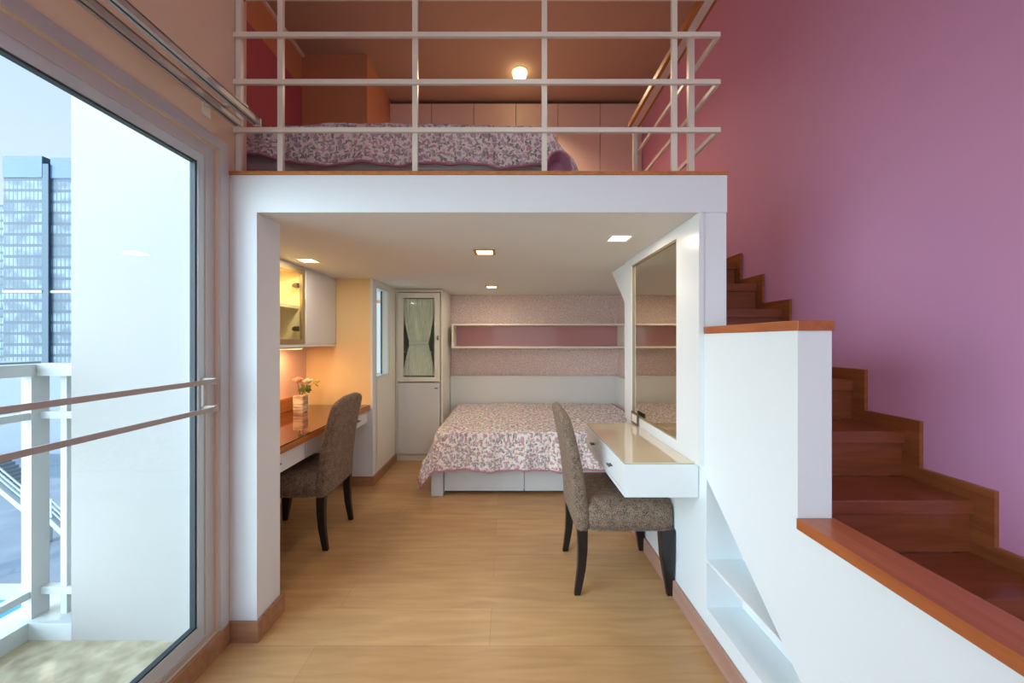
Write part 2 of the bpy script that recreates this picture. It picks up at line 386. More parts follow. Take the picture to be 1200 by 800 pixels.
struct('baseboard_alcove', boxes((-1.24, -1.225, 3.355, 4.05, 0, .085), (-1.85, -1.24, 3.355, 3.37, 0, .085), bev=.003), M['baseb'])

# stair partition, half wall with its ledge and triangular recess
bm = bmesh.new()
prism(bm, [(ZF, 0), (2.686, 0), (2.686, H+.244), (3.07, LC), (ZF, LC)], XP, .974, 'x')
prism(bm, [(2.686, H+.244), (3.07, LC), (2.98, LC-.001), (2.74, H+.32), (2.686, H+.27)], .974, 1.40, 'x')
struct('wall_partition', bm, M['white'], label='white partition under the stairs with slanted upper end')
bm = bmesh.new()
prism(bm, [(1.61, 0), (ZF, 0), (ZF, H+.03), (1.61, H+.03)], XP, .974, 'x')
prism(bm, [(.901, 0), (1.61, 0), (1.61, H-1.17), (.901, H-1.17)], XP, .974, 'x')
prism(bm, [(1.61, H+.03), (1.103, H+.03), (1.103, H-.565), (.2, H-.565), (.2, 0), (.901, 0), (.901, H-1.17), (1.61, H-.603)], XP, .974, 'x')
hw = struct('wall_stair', bm, M['white'], label='white half wall of the stairs with a stepped top and triangular recess')
bm = bmesh.new()
tri = [(1.61, H-.603), (.901, H-1.17), (1.61, H-1.17)]
prism(bm, tri, 1.03, 1.04, 'x')
prism(bm, [(1.61, H-.59), (1.62, H-.59), (1.62, H-1.18), (1.61, H-1.18)], .974, 1.04, 'x')
prism(bm, [(.895, H-1.17), (1.61, H-1.17), (1.61, H-1.18), (.895, H-1.18)], .974, 1.04, 'x')
prism(bm, [(1.61, H-.603), (1.61, H-.593), (.893, H-1.166), (.901, H-1.17)], .974, 1.04, 'x')
struct('recess_lining', bm, M['white'], hw)
bm = bmesh.new(); prism(bm, [(1.61, H-.958), (1.61, H-.970), (1.152, H-.970), (1.166, H-.958)], XP, 1.03, 'x')
struct('recess_shelf', bm, M['white'], hw)
struct('cap', boxes((XP-.004, .978, 1.097, ZF-.008, H+.03, H+.061), bev=.002), M['cap'], hw, 'orange-brown wooden cap')
struct('ledge', boxes((XP-.006, .980, .2, 1.102, H-.565, H-.532), bev=.002), M['cap'], hw, 'orange-brown wooden ledge')
struct('baseboard_right', boxes((XP-.016, XP, .2, 2.70, 0, .088), bev=.003), M['base_r'])

# loft walls
struct('wall_loft_left', boxes((-2.26, -2.16, 1.961, 5.2, LF, H+2.65)), M['pink'], label='deep rose left wall of the loft')
struct('wall_loft_band', boxes((-2.26, -2.16, 1.961, 5.2, H+2.65, TOP)), M['orange'])
struct('trim_2', boxes((-2.16, -2.13, 1.9, 3.85, TOP-.03, TOP), bev=.004), M['rail'], label='pale moulding between loft wall and ceiling')
bm = bmesh.new(); prism(bm, [(XL-.085, 1.70), (XL-.085, 1.76), (-1.98, 1.76), (-2.16, 1.96), (-2.26, 1.96), (-2.02, 1.70)], LF, TOP)
struct('wall_loft_front', bm, M['outwhite'])
struct('wall_loft_column', boxes((-2.16, -1.476, 3.85, 5.2, LF, TOP)), M['orange'], label='orange-brown boxed column beside the loft wardrobes')
struct('wall_loft_back', boxes((-2.26, 1.78, 5.2, 5.3, LF-.2, TOP)), M['orange'])

# ------------------------------------------------------------------ sliding glass door
d = struct('door_1', boxes((-1.30, -1.250, 1.517, 1.566, H-1.235, H+.814), (-1.30, -1.250, -.56, -.51, H-1.235, H+.814),
                           (-1.30, -1.250, -.51, 1.517, H+.766, H+.814), (-1.30, -1.250, -.51, 1.517, H-1.240, H-1.217)), M['frame'],
           label='tall aluminium sliding door on the left with balcony beyond')
struct('door_track', boxes((-1.250, -1.243, -.51, 1.517, H-1.240, H-1.226), (-1.264, -1.258, -.51, 1.517, H-1.217, H-1.210)), M['guard'], d)
struct('door_casing', boxes((-1.249, -1.226, 1.568, 1.612, .09, H+.816), (-1.249, -1.226, -.56, 1.612, H+.8165, H+.86)), M['frame'], d)
def panel(x, z0, z1):
    s = struct('sash', boxes((x-.018, x+.018, z1-.062, z1, H-1.217, H+.766), (x-.018, x+.018, z0, z0+.062, H-1.217, H+.766),
                             (x-.018, x+.018, z0+.062, z1-.062, H+.728, H+.766), (x-.018, x+.018, z0+.062, z1-.062, H-1.217, H-1.165)), M['sash'], d)
    struct('gasket', boxes((x-.01, x+.012, z1-.070, z1-.062, H-1.165, H+.728), (x-.01, x+.012, z0+.062, z0+.07, H-1.165, H+.728),
                           (x-.01, x+.012, z0+.07, z1-.07, H+.721, H+.728), (x-.01, x+.012, z0+.07, z1-.07, H-1.165, H-1.158)), M['gasket'], s)
    struct('glass', boxes((x-.003, x+.003, z0+.07, z1-.07, H-1.158, H+.721)), M['pane'], s)
    return s
s1 = panel(-1.272, .47, 1.548); panel(-1.304, -.51, .53)
struct('door_handle', boxes((-1.254, -1.24, 1.495, 1.515, H-.27, H-.17), bev=.003), M['guard'], s1)

g = thing('guard_rail', 'pair of grey flat metal bars fixed across the sliding glass door', 'guard rail', (-1.19, 0, H-.28))
for zz in (-.165, -.278):
    b_ = obj('bar', boxes((-1.199, -1.193, -.55, 1.50, H+zz-.009, H+zz+.009)), M['guard'], g)
    obj('bracket', boxes((-1.275, -1.199, 1.500, 1.522, H+zz-.012, H+zz+.012)), M['guard'], g)
    obj('bracket', boxes((-1.24, -1.199, -.55, -.53, H+zz-.012, H+zz+.012)), M['guard'], g)

tr_lab = ['aluminium curtain track above the sliding door, the one nearer the wall', 'aluminium curtain track above the sliding door, the outer one towards the room']
for i, (x, yy) in enumerate(((-1.165, .925), (-1.085, .930))):
    t_ = thing('curtain_track', tr_lab[i], 'curtain track', (x, 0, H+yy), 'curtain tracks over the sliding door')
    obj('channel', boxes((x-.016, x-.004, -2.2, 1.585, H+yy, H+yy+.024), (x+.004, x+.016, -2.2, 1.585, H+yy, H+yy+.024), (x-.016, x+.016, -2.2, 1.585, H+yy+.020, H+yy+.026)), M['alu'], t_)
    obj('slot', boxes((x-.0035, x+.0035, -2.2, 1.58, H+yy+.003, H+yy+.019)), M['dark'], t_)
    obj('end_cap', boxes((x-.018, x+.018, 1.585, 1.592, H+yy-.002, H+yy+.03), bev=.002), M['rail'], t_)
    if i == 1:
        for yb in (1.50, .2, -1.2):
            obj('bracket', boxes((XL, XL+.006, yb-.02, yb+.02, H+.915, H+1.0), (XL, x+.018, yb-.010, yb+.010, H+.957, H+.965)), M['rail'], t_)

# ------------------------------------------------------------------ staircase
st = thing('staircase', 'cherry wood staircase climbing beside the mauve wall behind the half wall', 'staircase', (1.33, .6, 0))
RZ = .2286; SZ = 1.535; SY = -.38
def step(k): return SZ+RZ*k, (H+SY+.190*k)
for k in range(-4, 6):
    y0, z0 = step(k)
    y1 = step(k+1)[0]
    obj('tread', boxes((.976, 1.664, y0, y1+.012, z0-.05, z0), bev=.003), M['stair'], st)
    obj('riser', boxes((.978, 1.664, y0+.014, y0+.034, z0-.19, z0-.0505)), M['stair'], st)
y5, z5 = step(6)
obj('riser', boxes((.978, 1.664, y5-.008, y5-.001, step(5)[1], LF-.003)), M['stair'], st)
pts = []
for k in range(-4, 6):
    y0, z0 = step(k)
    pts += [(y0-.052, (z0-.19+.055) if k > -4 else 0.0), (y0-.052, z0+.055)]
pts += [(y5-.052, step(5)[1]+.055), (y5-.052, LF+.05), (y5, LF+.05), (y5, z5-.35), (.85, 0.0)]
bm = bmesh.new(); prism(bm, pts, 1.664, XR, 'x')
obj('skirting', bm, M['stairx'], st)
bm = bmesh.new(); prism(bm, [(.75, .0), (2.55, H+.24), (2.55, H+.08), (1.0, .0)], 1.06, 1.66, 'x')
obj('carriage', bm, M['white'], st)

# ------------------------------------------------------------------ loft railing
rl = thing('railing', 'white metal loft railing with three horizontal bars around the loft edge', 'railing', (0, 1.66, LF+.01))
YR = 1.665
for x in (-1.218, -1.03, -.42, .166, .755):
    obj('post', boxes((x-.012, x+.012, YR-.006, YR+.010, LF+.010, H+1.556)), M['rail'], rl)
for yp in (1.86, 2.675):
    obj('post', boxes((.913, .941, yp-.012, yp+.012, LF+.010, H+1.556)), M['rail'], rl)
for yy in (1.374, 1.162, .946):
    obj('bar', boxes((-1.233, .955, YR-.020, YR-.007, H+yy-.0105, H+yy+.0105)), M['rail'], rl)
    obj('bar', boxes((.942, .955, YR-.007, 2.69, H+yy-.0105, H+yy+.0105)), M['rail'], rl)
obj('handrail', boxes((-1.22, .965, YR-.036, YR+.028, H+1.562, H+1.60), (.885, .965, YR+.028, 2.70, H+1.562, H+1.60), bev=.003), M['oak'], rl).__setitem__('label', 'orange-brown wooden handrail')
obj('rail_plate', boxes((-1.20, .945, YR-.012, YR+.018, H+1.556, H+1.562), (.905, .945, YR+.018, 2.695, H+1.556, H+1.562)), M['rail'], rl)

# ------------------------------------------------------------------ wardrobes on the loft
wx = [-1.474+i*(1.676+1.474)/6 for i in range(7)]
wlab = ['pale rose loft wardrobe unit, leftmost beside the orange column', 'pale rose loft wardrobe unit, second from the orange column', 'pale rose loft wardrobe unit, left of the bright lamp scallop',
        'pale rose loft wardrobe unit, right of the bright lamp scallop', 'pale rose loft wardrobe unit, second from the mauve wall', 'pale rose loft wardrobe unit, against the mauve wall']
for i in range(6):
    a, b_ = wx[i], wx[i+1]
    w_ = thing('wardrobe', wlab[i], 'wardrobe', ((a+b_)/2, 4.9, LF+.01), 'built-in wardrobes on the loft')
    obj('carcass', boxes((a+.0005, b_-.0005, 4.592, 5.19, LF+.01, H+2.955)), M['wardgap'], w_)
    dd = obj('door', boxes((a+.003, b_-.003, 4.57, 4.59, LF+.04, H+2.95), bev=.002), M['wardrobe'], w_)
    hx = b_-.03 if i % 2 == 0 else a+.03
    obj('knob', cyl(bmesh.new(), (hx, 4.57, LF+.55), (hx, 4.55, LF+.55), .008, .011), M['chrome'], dd, True)

# ------------------------------------------------------------------ quilts and beds
def fb(x, y, s=0):
    return (math.sin(x*7.1+s)+math.sin(y*9.3+1.3*s+x*3.1)+.6*math.sin(x*17.3+y*13.7+s)+.4*math.sin(x*31+y*23+2*s))/3
def quilt(name, m, x0, x1, yb, yf, top, left, front, right, wav, parent=None, nseg=.02, lslope=.38, back_drop=0, lim_front=None, thick=.012, rslope=.3, arch=0, shortfn=None):
    """cloth over a block: x0..x1 wide, yf (near) .. yb (far); hangs left/front/right by the given lengths"""
    us = []; a = -left
    n = int(((x1-x0)+left+right)/nseg); us = [-left+((x1-x0)+left+right)*i/n for i in range(n+1)]
    nv = int(((yb-yf)+front)/nseg); vs = [((yb-yf)+front)*j/nv for j in range(nv+1)]
    bm = bmesh.new(); uvl = bm.loops.layers.uv.new('UVMap')
    Lx = x1-x0; Ly = yb-yf; r = .035
    G = []; UV = {}
    for v in vs:
        row = []
        for u in us:
            fv = v
            if shortfn and v > Ly: fv = Ly+(v-Ly)*shortfn(u)
            ox = max(0, -u); orr = max(0, u-Lx); oy = max(0, fv-Ly)
            x = x0+min(max(u, 0), Lx); y = yb-min(fv, Ly)
            over = math.sqrt(ox*ox+orr*orr+oy*oy)
            def soft(o): return o if o > 2*r else o*o/(4*r)
            z = top - soft(over)
            x -= min(ox, over)*lslope*(1 if ox > 0 else 0); x += orr*rslope
            y -= oy*.10
            # rounding near the edges
            ex = min(u if u > 0 else 0, Lx-u if u < Lx else 0); ey = Ly-fv if fv < Ly else 0
            e_ = min(ex if ox == 0 and orr == 0 else 0, 9)
            w = wav*fb(x, y if oy == 0 else y, 2)
            if over < .02: z += w*.5 + .006*fb(x*3, y*3, 5)
            else:
                hang = min(1, over/.2)
                if oy > 0: y -= hang*(.016+.016*math.sin(u*19)+.008*math.sin(u*43+1))
                if ox > 0: x -= hang*(.010+.014*math.sin(v*17))
                if orr > 0: x += hang*(.01+.01*math.sin(v*17))
                z += hang*.008*math.sin(u*11+v*7)
            z += arch*math.sin(PI*min(max(u/Lx, 0), 1)) if arch else 0
            vt = bm.verts.new((x, y, z)); UV[vt] = (u, v); row.append(vt)
        G.append(row)
    for j in range(len(vs)-1):
        for i in range(len(us)-1):
            f = bm.faces.new((G[j][i], G[j+1][i], G[j+1][i+1], G[j][i+1]))
            for l in f.loops: l[uvl].uv = UV[l.vert]
    edge = [tuple(q.co) for q in G[-1]]
    ledge = [tuple(G[j][0].co) for j in range(len(vs))]
    redge = [tuple(G[j][-1].co) for j in range(len(vs))]
    o = obj(name, bm, m, parent, True)
    sol = o.modifiers.new('thick', 'SOLIDIFY'); sol.thickness = thick; sol.offset = -1
    return o, edge, ledge, redge

# bed in the alcove
bd = thing('bed', 'low white bed with drawers filling the alcove under floral quilt', 'bed', (.35, 3.9, 0))
BX0, BX1, BY0, BY1 = -.655, 1.33, 3.14, 4.565
obj('frame', boxes((BX0, BX1, BY0+.07, BY1, .035, .24), (BX0+.105, BX1, BY0, BY0+.07, .235, .27)), M['white_lac'], bd)
obj('plinth', boxes((BX0+.1, BX1, BY0+.11, BY1, 0, .035)), M['dark'], bd)
obj('post', boxes((BX0, BX0+.1, BY0, BY0+.1, 0, .30), bev=.003), M['white_lac'], bd)
for a, b_ in ((BX0+.105, .14), (.146, .80), (.806, BX1)):
    dr = obj('drawer', boxes((a, b_, BY0+.045, BY0+.07, .03, .234), bev=.002), M['white_lac'], bd)
    obj('drawer_lip', boxes((a+.002, b_-.002, BY0+.040, BY0+.0449, .03, .055)), M['white_lac'], dr)
ma = tag(obj('mattress', boxes((BX0+.02, BX1-.03, BY0+.02, BY1-.02, .272, .515), bev=.03), M['white']), 'thick mattress on the white alcove bed, mostly hidden by the quilt', 'mattress')
q, e1, e2, e3 = quilt('quilt', M['floral'], -.60, 1.285, 4.54, 3.125, .553, .36, .315, 0, .012)
tag(q, 'pink and grey floral quilt draped over the alcove bed to near the floor', 'quilt')
obj('piping', sweep(bmesh.new(), e1, .007), M['mauve'], q, True)['label'] = 'mauve edge piping'
obj('piping', sweep(bmesh.new(), e2, .007), M['mauve'], q, True)['label'] = 'mauve edge piping'
obj('piping', sweep(bmesh.new(), e3, .006), M['mauve'], q, True)['label'] = 'mauve edge piping'

hb = thing('headboard', 'white panelled headboard wrapping the back and right of the alcove bed', 'headboard', (.35, 4.6, 0))
HBT = H-.446
obj('panel', boxes((-.712, 1.399, 4.575, 4.629, .0, HBT-.012), (1.345, 1.399, 2.70, 4.575, .0, HBT-.012)), M['white_lac'], hb)
obj('top_rail', boxes((-.712, 1.399, 4.568, 4.629, HBT-.012, HBT+.006), (1.338, 1.399, 2.70, 4.568, HBT-.012, HBT+.006), bev=.002), M['white_lac'], hb)

sh = thing('wall_shelf', 'long white open box shelf with rose back panel above the alcove bed', 'shelf', (.36, 4.5, H-.08))
SX0, SX1 = -.665, 1.399
obj('shelf_board', boxes((SX0, SX1, 4.33, 4.628, H+.182, H+.20), bev=.002), M['cream_lac'], sh)
obj('shelf_board', boxes((SX0, SX1, 4.33, 4.628, H-.088, H-.070), bev=.002), M['cream_lac'], sh)
obj('side_panel', boxes((SX0, SX0+.02, 4.35, 4.628, H-.07, H+.182)), M['cream_lac'], sh)
obj('side_panel', boxes((SX1-.02, SX1, 4.35, 4.628, H-.07, H+.182)), M['cream_lac'], sh)
obj('back_panel', boxes((SX0+.02, SX1-.02, 4.618, 4.628, H-.07, H+.182)), M['roseglass'], sh)['label'] = 'glossy rose back panel'

# loft bed
lb = thing('bed', 'low white loft bed base under floral quilt behind the railing', 'bed', (-.6, 3.0, LF+.01))
obj('base', boxes((-1.62, .28, 2.26, 3.82, LF+.05, LF+.30), bev=.01), M['cream_lac'], lb)
for lx in (-1.5, -.6, .16):
    obj('leg', boxes((lx, lx+.06, 2.30, 2.36, LF+.01, LF+.05)), M['legs'], lb)
    obj('leg', boxes((lx, lx+.06, 3.7, 3.76, LF+.01, LF+.05)), M['legs'], lb)
tag(obj('mattress', boxes((-1.62, .26, 2.24, 3.80, LF+.302, LF+.525), bev=.04), M['white']), 'mattress on the loft bed beneath the floral quilt', 'mattress')
def shortf(u): return .62+.38*min(1, max(0, (u+.1)/.55))
q2, f1, f2, f3 = quilt('quilt', M['floral'], -1.60, .235, 3.80, 2.225, LF+.555, .10, .262, .31, .02, lslope=.1, rslope=.62, arch=.02, shortfn=shortf)
tag(q2, 'pink floral quilt with mauve edge hanging over the loft bed', 'quilt')
obj('piping', sweep(bmesh.new(), f1, .008), M['mauve'], q2, True)['label'] = 'mauve edge piping'
# curled corner showing the lining
bm = bmesh.new(); rows = []
for j in range(13):
    t_ = j/12; row = []
    for i in range(17):
        a = math.radians(205-260*i/16); sc_ = 1-.25*t_-(.75 if j == 12 else 0)
        row.append(bm.verts.new((.292+.078*sc_*math.cos(a), 2.10+.085*t_-(.002 if j == 12 else 0), LF+.235+.115*sc_*math.sin(a))))
    rows.append(row)
for j in range(12):
    for i in range(16): bm.faces.new((rows[j][i], rows[j][i+1], rows[j+1][i+1], rows[j+1][i]))
fo = obj('folded_corner', bm, M['mauve'], q2, True); fo['label'] = 'curled corner showing mauve lining'
sm = fo.modifiers.new('t', 'SOLIDIFY'); sm.thickness = .008

# ------------------------------------------------------------------ tall curtained cabinet
cb = thing('cabinet', 'tall cream cabinet with curtained glass upper door beside the alcove bed', 'cabinet', (-.97, 4.3, 0))
CY = 4.056
obj('body', boxes((-1.238, -.717, CY+.52, CY+.55, .05, LC-.005), (-1.238, -1.215, CY, CY+.52, 0, LC-.005), (-.74, -.717, CY, CY+.52, 0, LC-.005),
                  (-1.215, -.74, CY, CY+.52, LC-.035, LC-.005), (-1.215, -.74, CY+.01, CY+.52, .05, .075), (-1.215, -.74, CY+.01, CY+.52, H-.46, H-.44)), M['cream_lac'], cb)
obj('plinth', boxes((-1.215, -.74, CY+.01, CY+.03, 0, .05)), M['cream_lac'], cb)
for zz in (.19, -.13):
    obj('shelf', boxes((-1.213, -.742, CY+.14, CY+.5, H+zz-.01, H+zz+.01)), M['cream_lac'], cb)
dr = obj('door', boxes((-1.208, -.747, CY-.022, CY-.001, .085, H-.465), bev=.003), M['white_lac'], cb)
obj('handle', cyl(cyl(bmesh.new(), (-.80, CY-.045, H-.52), (-.765, CY-.045, H-.52), .006), (-.78, CY-.045, H-.52), (-.78, CY-.022, H-.52), .004), M['chrome'], dr, True)
ud = obj('glass_door', boxes((-1.208, -1.148, CY-.022, CY-.001, H-.448, H+.525), (-.807, -.747, CY-.022, CY-.001, H-.448, H+.525),
                             (-1.148, -.807, CY-.022, CY-.001, H+.47, H+.525), (-1.148, -.807, CY-.022, CY-.001, H-.448, H-.40)), M['cream_lac'], cb)
obj('pane', boxes((-1.148, -.807, CY-.014, CY-.010, H-.40, H+.47)), M['pane_small'], ud)
obj('knob', cyl(boxes((-.776, -.758, CY-.03, CY-.022, H+.005, H+.055), bev=.002), (-.767, CY-.03, H+.03), (-.767, CY-.05, H+.03), .007, .011), M['chrome'], ud, True)
bm = bmesh.new(); rows = []
for j in range(41):
    t_ = j/40; z = H+.462-.85*t_
    wst = .58; tt = (t_/wst) if t_ < wst else (1-t_)/(1-wst)
    wd = .105+.065*(1-math.sin(PI/2*min(1, tt))**1.6) + (.0 if t_ < wst else .0)
    wd = .102+.066*(1-tt**2.2) if t_ < wst else .102+.066*(1-tt**1.6)
    cx = -.985+.0*t_
    row = []
    for i in range(121):
        s = i/120*2-1
        row.append(bm.verts.new((cx+wd*s, CY+.012+.0045*math.sin(s*PI*15+.6*math.sin(t_*3))+.003*math.sin(s*40+t_*8), z)))
    rows.append(row)
for j in range(40):
    for i in range(120): bm.faces.new((rows[j][i], rows[j+1][i], rows[j+1][i+1], rows[j][i+1]))
M['sheer'] = mat('sheer_curtain', (248, 248, 242), .9, bump=.1, bscale=200)
cu = obj('curtain', bm, M['sheer'], ud, True); cu['label'] = 'gathered white curtain tied at the waist'
obj('curtain_tie', boxes((-1.095, -.875, CY-.002, CY+.026, H-.045, H-.012), bev=.006), M['white_lac'], ud)

# ------------------------------------------------------------------ desk in the niche
DX0, DX1, DY0, DY1, DT = -1.848, -1.262, 1.79, 3.368, .742
dk = thing('desk', 'built-in wooden desk with dark glass top and white drawers in the niche', 'desk', (-1.55, 2.6, 0))
obj('desktop', boxes((DX0, DX1, DY0, DY1, DT-.045, DT-.008), bev=.002), M['oak'], dk)
m_, t_, b_ = new_mat('bronze_glass_top'); b_.inputs['Base Color'].default_value = lin((84, 38, 22)); b_.inputs['Roughness'].default_value = .04; b_.inputs['Specular IOR Level'].default_value = .6; b_.inputs['Coat Weight'].default_value = .3; b_.inputs['Coat Roughness'].default_value = .02
nz_ = t_.nodes.new('ShaderNodeTexNoise'); nz_.inputs['Scale'].default_value = 4; mr_ = t_.nodes.new('ShaderNodeMapRange'); mr_.inputs[3].default_value = .035; mr_.inputs[4].default_value = .05
t_.links.new(nz_.outputs['Fac'], mr_.inputs[0]); t_.links.new(mr_.outputs[0], b_.inputs['Roughness'])
obj('glass_top', boxes((DX0+.005, DX1-.004, DY0+.002, DY1-.003, DT-.008, DT), bev=.002), [m_], dk)
obj('backsplash', boxes((DX0, DX0+.018, DY0, 3.20, DT, DT+.112), bev=.002), M['oak'], dk)
obj('apron', boxes((DX0+.02, DX1-.045, DY0+.02, DY1-.01, DT-.060, DT-.0455), (DX0+.02, DX0+.04, DY0, DY1, .45, DT-.06)), M['white_lac'], dk)
for i, (a, c_) in enumerate(((1.80, 2.33), (2.336, 2.85), (2.856, 3.365))):
    dw = obj('drawer', boxes((DX1-.045, DX1-.027, a, c_, DT-.160, DT-.047), (DX1-.40, DX1-.045, a+.01, c_-.01, DT-.155, DT-.064)), M['white_lac'], dk)
    cc = (a+c_)/2 if i != 0 else 2.02
    if i == 2: cc = 3.13
    obj('handle', cyl(cyl(cyl(bmesh.new(), (DX1-.005, cc-.03, DT-.10), (DX1-.005, cc+.03, DT-.10), .005), (DX1-.005, cc-.022, DT-.10), (DX1-.028, cc-.022, DT-.10), .004), (DX1-.005, cc+.022, DT-.10), (DX1-.028, cc+.022, DT-.10), .004), M['chrome'], dw, True)

# wall cabinet above the desk
WX = -1.575; WT = LC-.02; WB = H-.03
wc = thing('wall_cabinet', 'wall cabinet above the desk with lit glass door and white door', 'cabinet', (-1.7, 2.6, WB))
M['cabin'] = mat('warm_white_interior', (240, 222, 180), .5, bump=.03)
obj('carcass', boxes((-1.848, WX-.02, 1.80, 3.366, WT-.018, WT), (-1.848, WX-.02, 1.80, 3.366, WB, WB+.018), (-1.848, -1.838, 1.80, 3.366, WB+.018, WT-.018),
                     (-1.838, WX-.02, 1.80, 1.818, WB+.018, WT-.018), (-1.838, WX-.02, 2.838, 2.856, WB+.018, WT-.018), (-1.838, WX-.02, 2.30, 2.318, WB+.018, WT-.018), (-1.838, WX-.02, 3.348, 3.366, WB+.018, WT-.018)), M['cabin'], wc)
obj('shelf', boxes((-1.838, WX-.04, 2.32, 2.836, H+.245, H+.268)), M['cabin'], wc)
obj('underside_panel', boxes((-1.848, WX, 1.80, 3.366, WB-.018, WB)), M['white_lac'], wc)
obj('filler_strip', boxes((-1.848, WX-.015, 1.80, 3.366, WT, LC-.001)), M['white_lac'], wc)
obj('door', boxes((WX-.019, WX, 2.862, 3.364, WB+.002, WT-.004), bev=.002), M['white_lac'], wc)
obj('door', boxes((WX-.019, WX, 1.80, 2.312, WB+.002, WT-.004), bev=.002), M['white_lac'], wc)
M['champ'] = mat('champagne_aluminium', (168, 150, 112), .35, .5)
gd = obj('glass_door', boxes((WX-.019, WX, 2.318, 2.355, WB+.002, WT-.004), (WX-.019, WX, 2.815, 2.852, WB+.002, WT-.004), (WX-.019, WX, 2.355, 2.815, WT-.04, WT-.004), (WX-.019, WX, 2.355, 2.815, WB+.002, WB+.04)), M['champ'], wc)
obj('pane', boxes((WX-.012, WX-.008, 2.355, 2.815, WB+.04, WT-.04)), M['pane_small'], gd)
for zz in (.42, .09):
    obj('hinge', boxes((WX-.05, WX-.02, 2.78, 2.812, H+zz-.018, H+zz+.018), (WX-.07, WX-.05, 2.795, 2.836, H+zz-.012, H+zz+.012), bev=.003), M['chrome'], gd)
def lamp_at(name, kind, loc, energy, color, parent=None, size=.05, rot=None, spot=None, blend=.6, sizey=None):
    l = bpy.data.lights.new(name, kind); l.energy = energy; l.color = color
    if kind == 'AREA':
        l.size = size
        if sizey: l.shape = 'RECTANGLE'; l.size_y = sizey
    else: l.shadow_soft_size = size
    if spot: l.spot_size = spot; l.spot_blend = blend
    o = bpy.data.objects.new(name, l); C.objects.link(o)
    if parent:
        o.parent = parent; o.location = Vector(loc)-origin_of(parent)
    else: o.location = loc
    if rot: o.rotation_euler = rot
    return o
WARM = (1, .62, .30); WARM2 = (1, .84, .66)
lamp_at('cabinet_bulb', 'AREA', (-1.72, 2.58, WT-.03), 1.6, WARM, wc, .1, sizey=.3)
us = thing('strip_light', 'slim warm strip light under the wall cabinet over the desk', 'lamp', (-1.72, 2.9, WB-.04))
obj('housing', boxes((-1.74, -1.70, 2.15, 3.05, WB-.036, WB-.019)), M['white_lac'], us)
obj('diffuser', boxes((-1.735, -1.705, 2.16, 3.04, WB-.040, WB-.0365)), emis('strip_diffuser', (255, 214, 150), 4), us)
lamp_at('strip_bulb', 'AREA', (-1.72, 2.6, WB-.045), 7.0, WARM, us, .03, sizey=.85)

# vase with two roses
vs_ = thing('vase', 'square clear vase holding two pale roses on the desk', 'vase', (-1.705, 3.02, DT))
vx, vy = -1.705, 3.02
bm = bmesh.new()
loft(bm, [[(vx+sx*w, vy+sy*w, z) for sx, sy in ((-1, -1), (1, -1), (1, 1), (-1, 1))] for w, z in ((.040, DT), (.042, DT+.14))])
bmesh.ops.bevel(bm, geom=[e for e in bm.edges], offset=.004, segments=2, affect='EDGES')
m_, t_, b_ = new_mat('frosted_vase_glass'); b_.inputs['Roughness'].default_value = .15
wv = t_.nodes.new('ShaderNodeTexNoise'); wv.inputs['Scale'].default_value = 1.0; mp_ = t_.nodes.new('ShaderNodeMapping'); mp_.inputs['Scale'].default_value = (12, 12, 60)
tc_ = t_.nodes.new('ShaderNodeTexCoord'); t_.links.new(tc_.outputs['Object'], mp_.inputs[0]); t_.links.new(mp_.outputs[0], wv.inputs['Vector'])
r_ = t_.nodes.new('ShaderNodeValToRGB'); r_.color_ramp.elements[0].color = lin((176, 150, 132)); r_.color_ramp.elements[1].color = lin((240, 226, 200)); r_.color_ramp.elements[0].position = .4; r_.color_ramp.elements[1].position = .6
t_.links.new(wv.outputs['Fac'], r_.inputs[0]); t_.links.new(r_.outputs[0], b_.inputs['Base Color'])
obj('body', bm, m_, vs_, 'auto')
M['stem'] = mat('stem_green', (70, 84, 40), .6)
M['leaf'] = mat('leaf_green', (84, 104, 48), .5, bump=.1)
M['leafy'] = mat('leaf_yellow_green', (160, 150, 50), .5, bump=.1)
M['petal'] = mat('petal_cream', (246, 226, 200), .6); M['petalp'] = mat('petal_peach', (244, 190, 160), .6)
def rose(cx, cy, cz, r, m, lab, hgroup):
    fl = thing('rose', lab, 'flower', (cx, cy, cz), 'roses in the desk vase')
    obj('stem', sweep(bmesh.new(), [(vx+(cx-vx)*.2, vy, DT+.141), (vx+(cx-vx)*.7, vy+(cy-vy)*.6, (DT+.14+cz)/2), (cx, cy, cz-r*.5)], .003, 6), M['stem'], fl, True)
    bm = bmesh.new()
    for ring, (n, rr, tilt) in enumerate(((4, .35, .2), (6, .65, .6), (9, .95, 1.0))):
        for i in range(n):
            a = i*2*PI/n+ring*.5
            P = []
            for j in range(5):
                for k in range(5):
                    s = (k/4-.5)*1.5*2*PI/n*1.1; t = j/4
                    rad = r*rr*(.25+.75*math.sin(t*PI/2)*(.7+.3*tilt)); 
                    wdt = s*(.5+.5*math.sin(PI*min(1, t+.25)))
                    P.append(bm.verts.new((cx+rad*math.cos(a+wdt), cy+rad*math.sin(a+wdt), cz+r*(-.5+t*1.1*(1.15-.35*tilt))-.1*r*abs(s)*t)))
            for j in range(4):
                for k in range(4): bm.faces.new((P[j*5+k], P[j*5+k+1], P[j*5+k+6], P[j*5+k+5]))
    obj('petals', bm, m, fl, True)
    return fl
